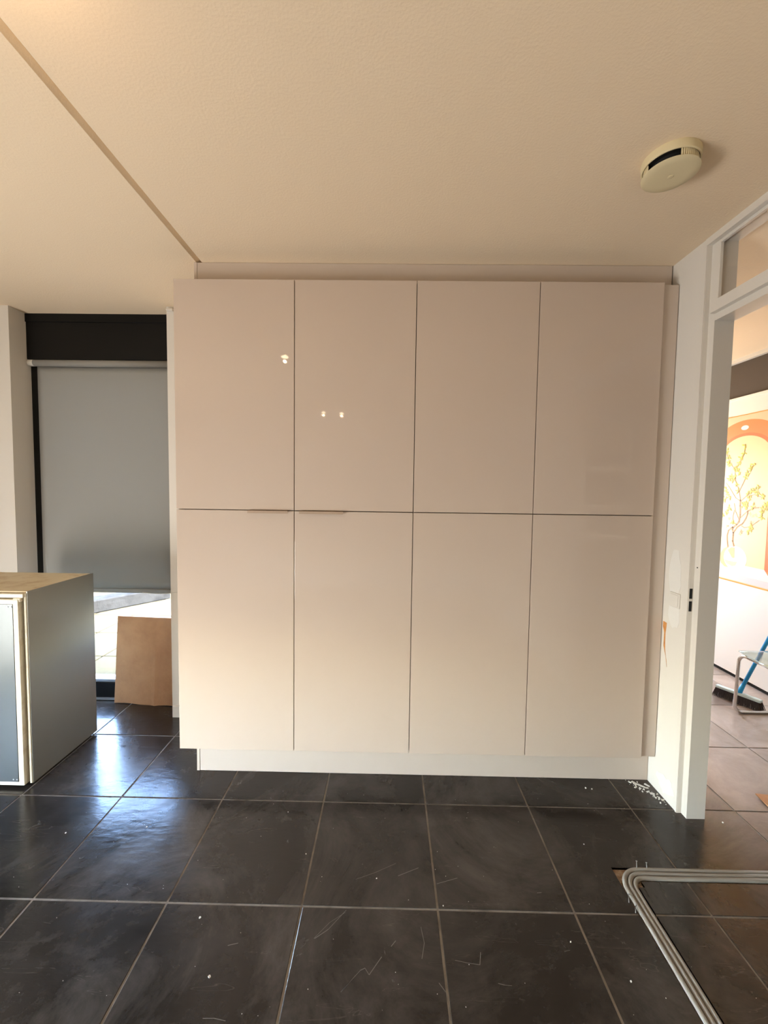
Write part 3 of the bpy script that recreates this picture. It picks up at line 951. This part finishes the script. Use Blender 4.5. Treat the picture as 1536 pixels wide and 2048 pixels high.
layer('shelf_edge', [(0.31, 0.812), (0.31, 0.861), (2.54, 0.861), (2.54, 0.812)], 1, M_P_BAND)
layer('painted_spotlight', [(1.374+0.036*math.cos(t*0.3927), 2.084+0.019*math.sin(t*0.3927)) for t in range(16)], 3, M_P_WHITE)
layer('vase_shadow', [(1.552, 0.979), (1.542, 1.022), (1.514, 1.062), (1.478, 1.083), (1.44, 1.07), (1.44, 0.91), (1.497, 0.911), (1.533, 0.935)], 4, M_P_SHADE)
layer('vase', [(1.394+0.113*math.cos(2*math.pi*k/28), 0.998+0.103*math.sin(2*math.pi*k/28)) for k in range(28)], 5, M_P_WHITE)
layer('vase_facet', [(1.470, 1.058), (1.433, 1.088), (1.427, 1.04), (1.421, 0.998)], 6, M_P_SHADE)
layer('vase_facet', [(1.433, 1.0882), (1.401, 1.086), (1.398, 1.0), (1.4208, 0.998)], 6, M_P_LSH)
layer('vase_facet', [(1.501, 0.972), (1.452, 0.968), (1.398, 0.967), (1.37, 0.97), (1.385, 0.937), (1.419, 0.926), (1.474, 0.941)], 6, M_P_IN)
branches = [
 ([(1.412, 1.097), (1.428, 1.14), (1.426, 1.19), (1.425, 1.21), (1.436, 1.239), (1.431, 1.254), (1.398, 1.282), (1.377, 1.308), (1.37, 1.367), (1.376, 1.44), (1.376, 1.489)], 0.0065),
 ([(1.425, 1.21), (1.412, 1.231), (1.391, 1.263), (1.342, 1.296), (1.312, 1.342), (1.299, 1.381), (1.3, 1.4), (1.249, 1.427), (1.202, 1.433)], 0.0045),
 ([(1.472, 1.083), (1.483, 1.143), (1.486, 1.183), (1.476, 1.225), (1.437, 1.259), (1.431, 1.254)], 0.0045),
 ([(1.352, 1.276), (1.323, 1.264), (1.264, 1.277), (1.19, 1.335)], 0.0022),
 ([(1.436, 1.289), (1.438, 1.353), (1.427, 1.404)], 0.0022), ([(1.378, 1.328), (1.411, 1.385), (1.434, 1.458)], 0.0022),
 ([(1.362, 1.344), (1.331, 1.375), (1.3, 1.4)], 0.0022),
 ([(1.372, 1.479), (1.393, 1.559), (1.432, 1.649), (1.449, 1.749), (1.401, 1.809), (1.364, 1.868), (1.36, 1.947)], 0.0028),
 ([(1.372, 1.479), (1.421, 1.505), (1.493, 1.595), (1.529, 1.633)], 0.0022), ([(1.393, 1.559), (1.357, 1.63), (1.323, 1.708), (1.269, 1.774)], 0.0022),
 ([(1.449, 1.749), (1.496, 1.797), (1.549, 1.903)], 0.002), ([(1.372, 1.479), (1.319, 1.524), (1.264, 1.568), (1.2, 1.602)], 0.002),
 ([(1.319, 1.524), (1.242, 1.534), (1.166, 1.51)], 0.002)]
for bi, (pts, w) in enumerate(branches):
    bm = bmesh.new()
    for a, b in zip(pts[:-1], pts[1:]):
        d = Vector((b[0]-a[0], b[1]-a[1])).normalized()
        n = Vector((-d.y, d.x))*w
        e = d*w*0.5
        add_prism(bm, [(a[0]-e.x+n.x, a[1]-e.y+n.y), (b[0]+e.x+n.x, b[1]+e.y+n.y), (b[0]+e.x-n.x, b[1]+e.y-n.y), (a[0]-e.x-n.x, a[1]-e.y-n.y)], 'x', XP-0.0027, XP-0.0018)
    finish('painted_branch', bm, M_P_BRANCH, pic)
clusters = [(1.358, 1.929), (1.365, 1.877), (1.393, 1.835), (1.411, 1.796), (1.428, 1.748), (1.449, 1.749), (1.477, 1.687), (1.497, 1.66), (1.445, 1.686), (1.453, 1.65), (1.419, 1.622), (1.488, 1.678), (1.537, 1.902), (1.511, 1.853), (1.501, 1.788), (1.519, 1.808), (1.524, 1.568), (1.511, 1.54), (1.531, 1.502), (1.487, 1.512), (1.54, 1.474), (1.273, 1.775), (1.295, 1.741), (1.323, 1.708), (1.34, 1.673), (1.405, 1.568), (1.405, 1.72), (1.218, 1.594), (1.244, 1.568), (1.282, 1.559), (1.311, 1.542), (1.288, 1.507), (1.214, 1.543), (1.175, 1.518), (1.144, 1.46), (1.168, 1.417), (1.133, 1.436), (1.176, 1.4), (1.173, 1.358), (1.314, 1.445), (1.325, 1.462), (1.354, 1.444), (1.254, 1.439), (1.49, 1.401), (1.51, 1.373), (1.537, 1.352), (1.48, 1.42), (1.433, 1.295), (1.284, 1.237), (1.266, 1.256), (1.257, 1.279), (1.56, 1.60), (1.57, 1.52)]
def leaf_pts(y, z, a, l, w):
    d = Vector((math.cos(a), math.sin(a))); n = Vector((-d.y, d.x))
    c = Vector((y, z))
    return [tuple(c), tuple(c+d*l*0.45+n*w), tuple(c+d*l), tuple(c+d*l*0.45-n*w)]
bm = bmesh.new()
lr = random.Random(4)
for (y, z) in clusters:
    n = lr.choice((5, 6, 7))
    a0 = lr.uniform(0, 6)
    for k in range(n):
        l = lr.uniform(0.016, 0.032)
        add_prism(bm, leaf_pts(y+lr.uniform(-.008, .008), z+lr.uniform(-.008, .008), a0+k*2*math.pi/n+lr.uniform(-.4, .4), l, l*0.19), 'x', XP-0.0036-0.0003*lr.random(), XP-0.0028)
finish('painted_leaves', bm, M_P_LEAF, pic, kind='stuff')
bm = bmesh.new()
for (y, z) in [(1.249, 1.362), (1.269, 1.378), (1.221, 1.372), (1.358, 1.211), (1.344, 1.231), (1.255, 1.309), (1.491, 1.262), (1.47, 1.33)]:
    for k in range(6):
        l = lr.uniform(0.014, 0.026)
        add_prism(bm, leaf_pts(y, z, k*1.05+lr.random(), l, l*0.24), 'x', XP-0.00178, XP-0.0016)
finish('painted_leaf_shadows', bm, M_P_LSH, pic, kind='stuff')

# ------------------------------------------------------------------ chair of chrome tube and clear acrylic
M_ACRYL = glass_mat('clear acrylic', (0.80, 0.88, 0.88, 1), 0.16)
ch = empty('acrylic_chair', (3.70, 0.55, 0), label='chrome tube chair with clear acrylic seat in the bright hall', cat='chair')
CXa, CXb, CYa, CYb, CH = 3.522, 3.900, 0.765, 0.335, 0.430
rch = 0.0105
for nm, yy in (('front_leg_loop', CYa), ('rear_leg_loop', CYb)):
    s = 1 if yy == CYa else -1
    pts = [(CXa+0.010, yy-s*0.075, CH-0.004), (CXa+0.010, yy-s*0.005, CH-0.002), (CXa, yy, rch), (CXb, yy, rch), (CXb-0.010, yy-s*0.005, CH-0.002), (CXb-0.010, yy-s*0.075, CH-0.004)]
    tube(nm, round_path(pts, 0.055, 8), rch, M_CHROME, ch, seg=14)
for xx in (CXa+0.010, CXb-0.010):
    tube('seat_rail', [(xx, CYa-0.074, CH-0.004), (xx, CYb+0.074, CH-0.004)], rch, M_CHROME, ch, seg=14)
bm = bmesh.new()
prof = []
for k in range(15):                                   # dished acrylic seat turning up into the back
    t = k/14
    prof.append((CYa-0.02-(CYa-CYb-0.05)*t, CH+0.020-0.016*math.sin(math.pi*t)))
for k in range(1, 9):
    a = k/8*1.35
    prof.append((CYb+0.03-0.06*math.sin(a)*0.9, CH+0.02+0.06*(1-math.cos(a))))
ly, lz = prof[-1]
for k in range(1, 6):
    prof.append((ly-0.012*k, lz+0.065*k))
th = 0.008
A = []
for x in (CXa-0.012, CXb+0.012):
    A.append([bm.verts.new((x, y, z)) for y, z in prof])
for k in range(len(prof)-1):
    bm.faces.new((A[0][k], A[1][k], A[1][k+1], A[0][k+1]))
seat = finish('seat_shell', bm, M_ACRYL, ch, smooth=True)
so = seat.modifiers.new('thickness', 'SOLIDIFY'); so.thickness = 0.008; so.offset = 1

# ------------------------------------------------------------------ broom leaning in the hall
br = empty('broom', (3.66, 0.91, 0), label='blue-handled broom with dark bristles standing behind the acrylic chair', cat='broom')
h0, h1 = Vector((3.607, 1.030, 0)), Vector((3.735, 0.790, 0))
dirv = (h1-h0).normalized(); nv = Vector((-dirv.y, dirv.x, 0))
bm = bmesh.new()
L = (h1-h0).length
add_box(bm, 0, L, -0.020, 0.020, 0.062, 0.082, bevel=0.006, seg=2)
mat_b = Matrix((dirv, nv, Vector((0, 0, 1)))).transposed().to_4x4(); mat_b.translation = h0
bmesh.ops.transform(bm, matrix=mat_b, verts=bm.verts[:])
finish('head', bm, M_PALEBLUE, br)
bm = bmesh.new()
lr = random.Random(9)
for a in range(34):
    for b_ in range(5):
        u = 0.004 + (L-0.008)*a/33
        v = -0.016 + 0.032*b_/4
        top = h0 + dirv*u + nv*v + Vector((0, 0, 0.064))
        spread = (u/L-0.5)*0.035
        bot = top + dirv*(spread+lr.uniform(-.003, .003)) + nv*(v*0.7+lr.uniform(-.003, .003)); bot.z = 0.001+lr.random()*0.004
        add_tube(bm, [top, (top+bot)/2, bot], 0.0028, 4)
finish('bristles', bm, M_BRISTLE, br, kind='stuff')
hm = h0.lerp(h1, 0.52) + Vector((0, 0, 0.080))
ht = Vector((3.965, 0.665, 1.28))
hd = (ht-hm).normalized()
tube('socket', [hm-hd*0.004, hm+hd*0.07], 0.0165, M_BLUE, br, seg=16, r_end=0.013)
tube('handle', [hm+hd*0.06, ht], 0.0118, M_BLUE, br, seg=16)

# flat cardboard scrap on the hall floor
bm = bmesh.new()
add_box(bm, 0, 0.34, -0.26, 0, 0.001, 0.006)
for v in bm.verts:
    if v.co.x < 0.01 and v.co.y > -0.01: v.co.z += 0.010
bmesh.ops.rotate(bm, verts=bm.verts[:], cent=(0, 0, 0), matrix=Matrix.Rotation(-0.10, 3, 'Z'))
bmesh.ops.translate(bm, verts=bm.verts[:], vec=(2.965, -0.030, 0))
finish('cardboard_scrap', bm, M_CARD, None, label='flat cardboard scrap lying on the hall floor at the right edge', cat='cardboard')

# ------------------------------------------------------------------ things behind the camera, seen only in the gloss
w2 = empty('window_2', (XL, -1.95, 0.1), kind='structure')
tag(w2, label='black framed sliding window in the left wall')
for a in ((LW[0], LW[0]+0.06), (-1.98, -1.92), (LW[1]-0.06, LW[1])):
    box('frame_post', XL-0.08, XL-0.02, a[0], a[1], LW[2]+0.0601, LW[3]-0.0601, M_BLACK, w2)
box('frame_sill', XL-0.08, XL-0.02, LW[0], LW[1], LW[2], LW[2]+0.06, M_BLACK, w2)
box('frame_head', XL-0.08, XL-0.02, LW[0], LW[1], LW[3]-0.06, LW[3], M_BLACK, w2)
box('pane', XL-0.055, XL-0.049, LW[0]+0.06, LW[1]-0.06, LW[2]+0.06, LW[3]-0.06, M_PANE, w2)
for a, b in ((LW[0]+0.02, -1.96), (-1.94, LW[1]-0.02)):
    tube('blind_tube', [(XL+0.03, a, 2.34), (XL+0.03, b, 2.34)], 0.022, M_BLIND, w2, seg=20)
    box('blind_fabric', XL+0.008, XL+0.0095, a+0.01, b-0.01, 0.90, 2.34, M_BLIND, w2)
    box('blind_bottom_bar', XL+0.003, XL+0.015, a+0.01, b-0.01, 0.875, 0.90, M_BLIND, w2)
w4 = empty('window_3', (3.3, YH1, HW[2]), kind='structure')
tag(w4, label='white framed window at the end of the hall')
for a in ((HW[0], HW[0]+0.05), (HW[1]-0.05, HW[1])):
    box('frame_post', a[0], a[1], YH1+0.02, YH1+0.08, HW[2]+0.0501, HW[3]-0.0501, M_TRIM, w4)
box('frame_sill', HW[0], HW[1], YH1+0.02, YH1+0.08, HW[2], HW[2]+0.05, M_TRIM, w4)
box('frame_head', HW[0], HW[1], YH1+0.02, YH1+0.08, HW[3]-0.05, HW[3], M_TRIM, w4)
box('pane', HW[0]+0.05, HW[1]-0.05, YH1+0.047, YH1+0.053, HW[2]+0.05, HW[3]-0.05, M_PANE, w4)

sh = empty('shelf_rack', (2.80, -1.40, 0), label='narrow white open shelf rack standing in the hall', cat='shelf')
for xa in (2.610, 2.972):
    box('upright', xa, xa+0.02, -1.55, -1.22, 0.0, 2.0, M_TRIM, sh)
for z in (0.20, 0.70, 1.16, 1.40, 1.70):
    box('shelf_board', 2.6302, 2.9718, -1.55, -1.215, z, z+0.04, M_WHITEPANEL, sh)
box('back_panel', 2.6302, 2.9718, -1.556, -1.5502, 0.0, 2.0, M_DARKWALL, sh)

# small hanging ceiling lamps with their light
for k, (x, y, lab) in enumerate(((0.240, -1.22, 'small round ceiling lamp nearest the tall cabinets'), (0.171, -3.55, 'small round ceiling lamp by the rear wall, nearer the window side'), (0.412, -3.60, 'small round ceiling lamp by the rear wall, nearer the doorway side'))):
    s = empty('ceiling_lamp', (x, y, ZC-0.11), label=lab, cat='lamp')
    sharp(lathe('ceiling_rose', [(0, ZC-0.012), (0.034, ZC-0.012), (0.040, ZC-0.008), (0.040, ZC)], x, y, M_ALU, s, 32))
    sharp(lathe('stem', [(0.008, ZC-0.012), (0.008, ZC-0.078), (0.020, ZC-0.082), (0.020, ZC-0.092), (0, ZC-0.092)], x, y, M_ALU, s, 24))
    lathe('bulb', [(0, ZC-0.1155), (0.016, ZC-0.113), (0.026, ZC-0.107), (0.030, ZC-0.1035), (0.026, ZC-0.099), (0.012, ZC-0.0922)], x, y, M_LAMPGLASS, s, 24)
    d = bpy.data.lights.new('lamp_glow', 'POINT')
    d.energy = 1.15
    d.color = (1.0, 0.70, 0.42)
    d.shadow_soft_size = 0.012
    lo = link(bpy.data.objects.new('lamp_glow', d))
    lo.parent = s
    lo.location = (0, 0, -0.028)

for o in bpy.data.objects:
    for k in ('wb', 'base'):
        if k in o: del o[k]
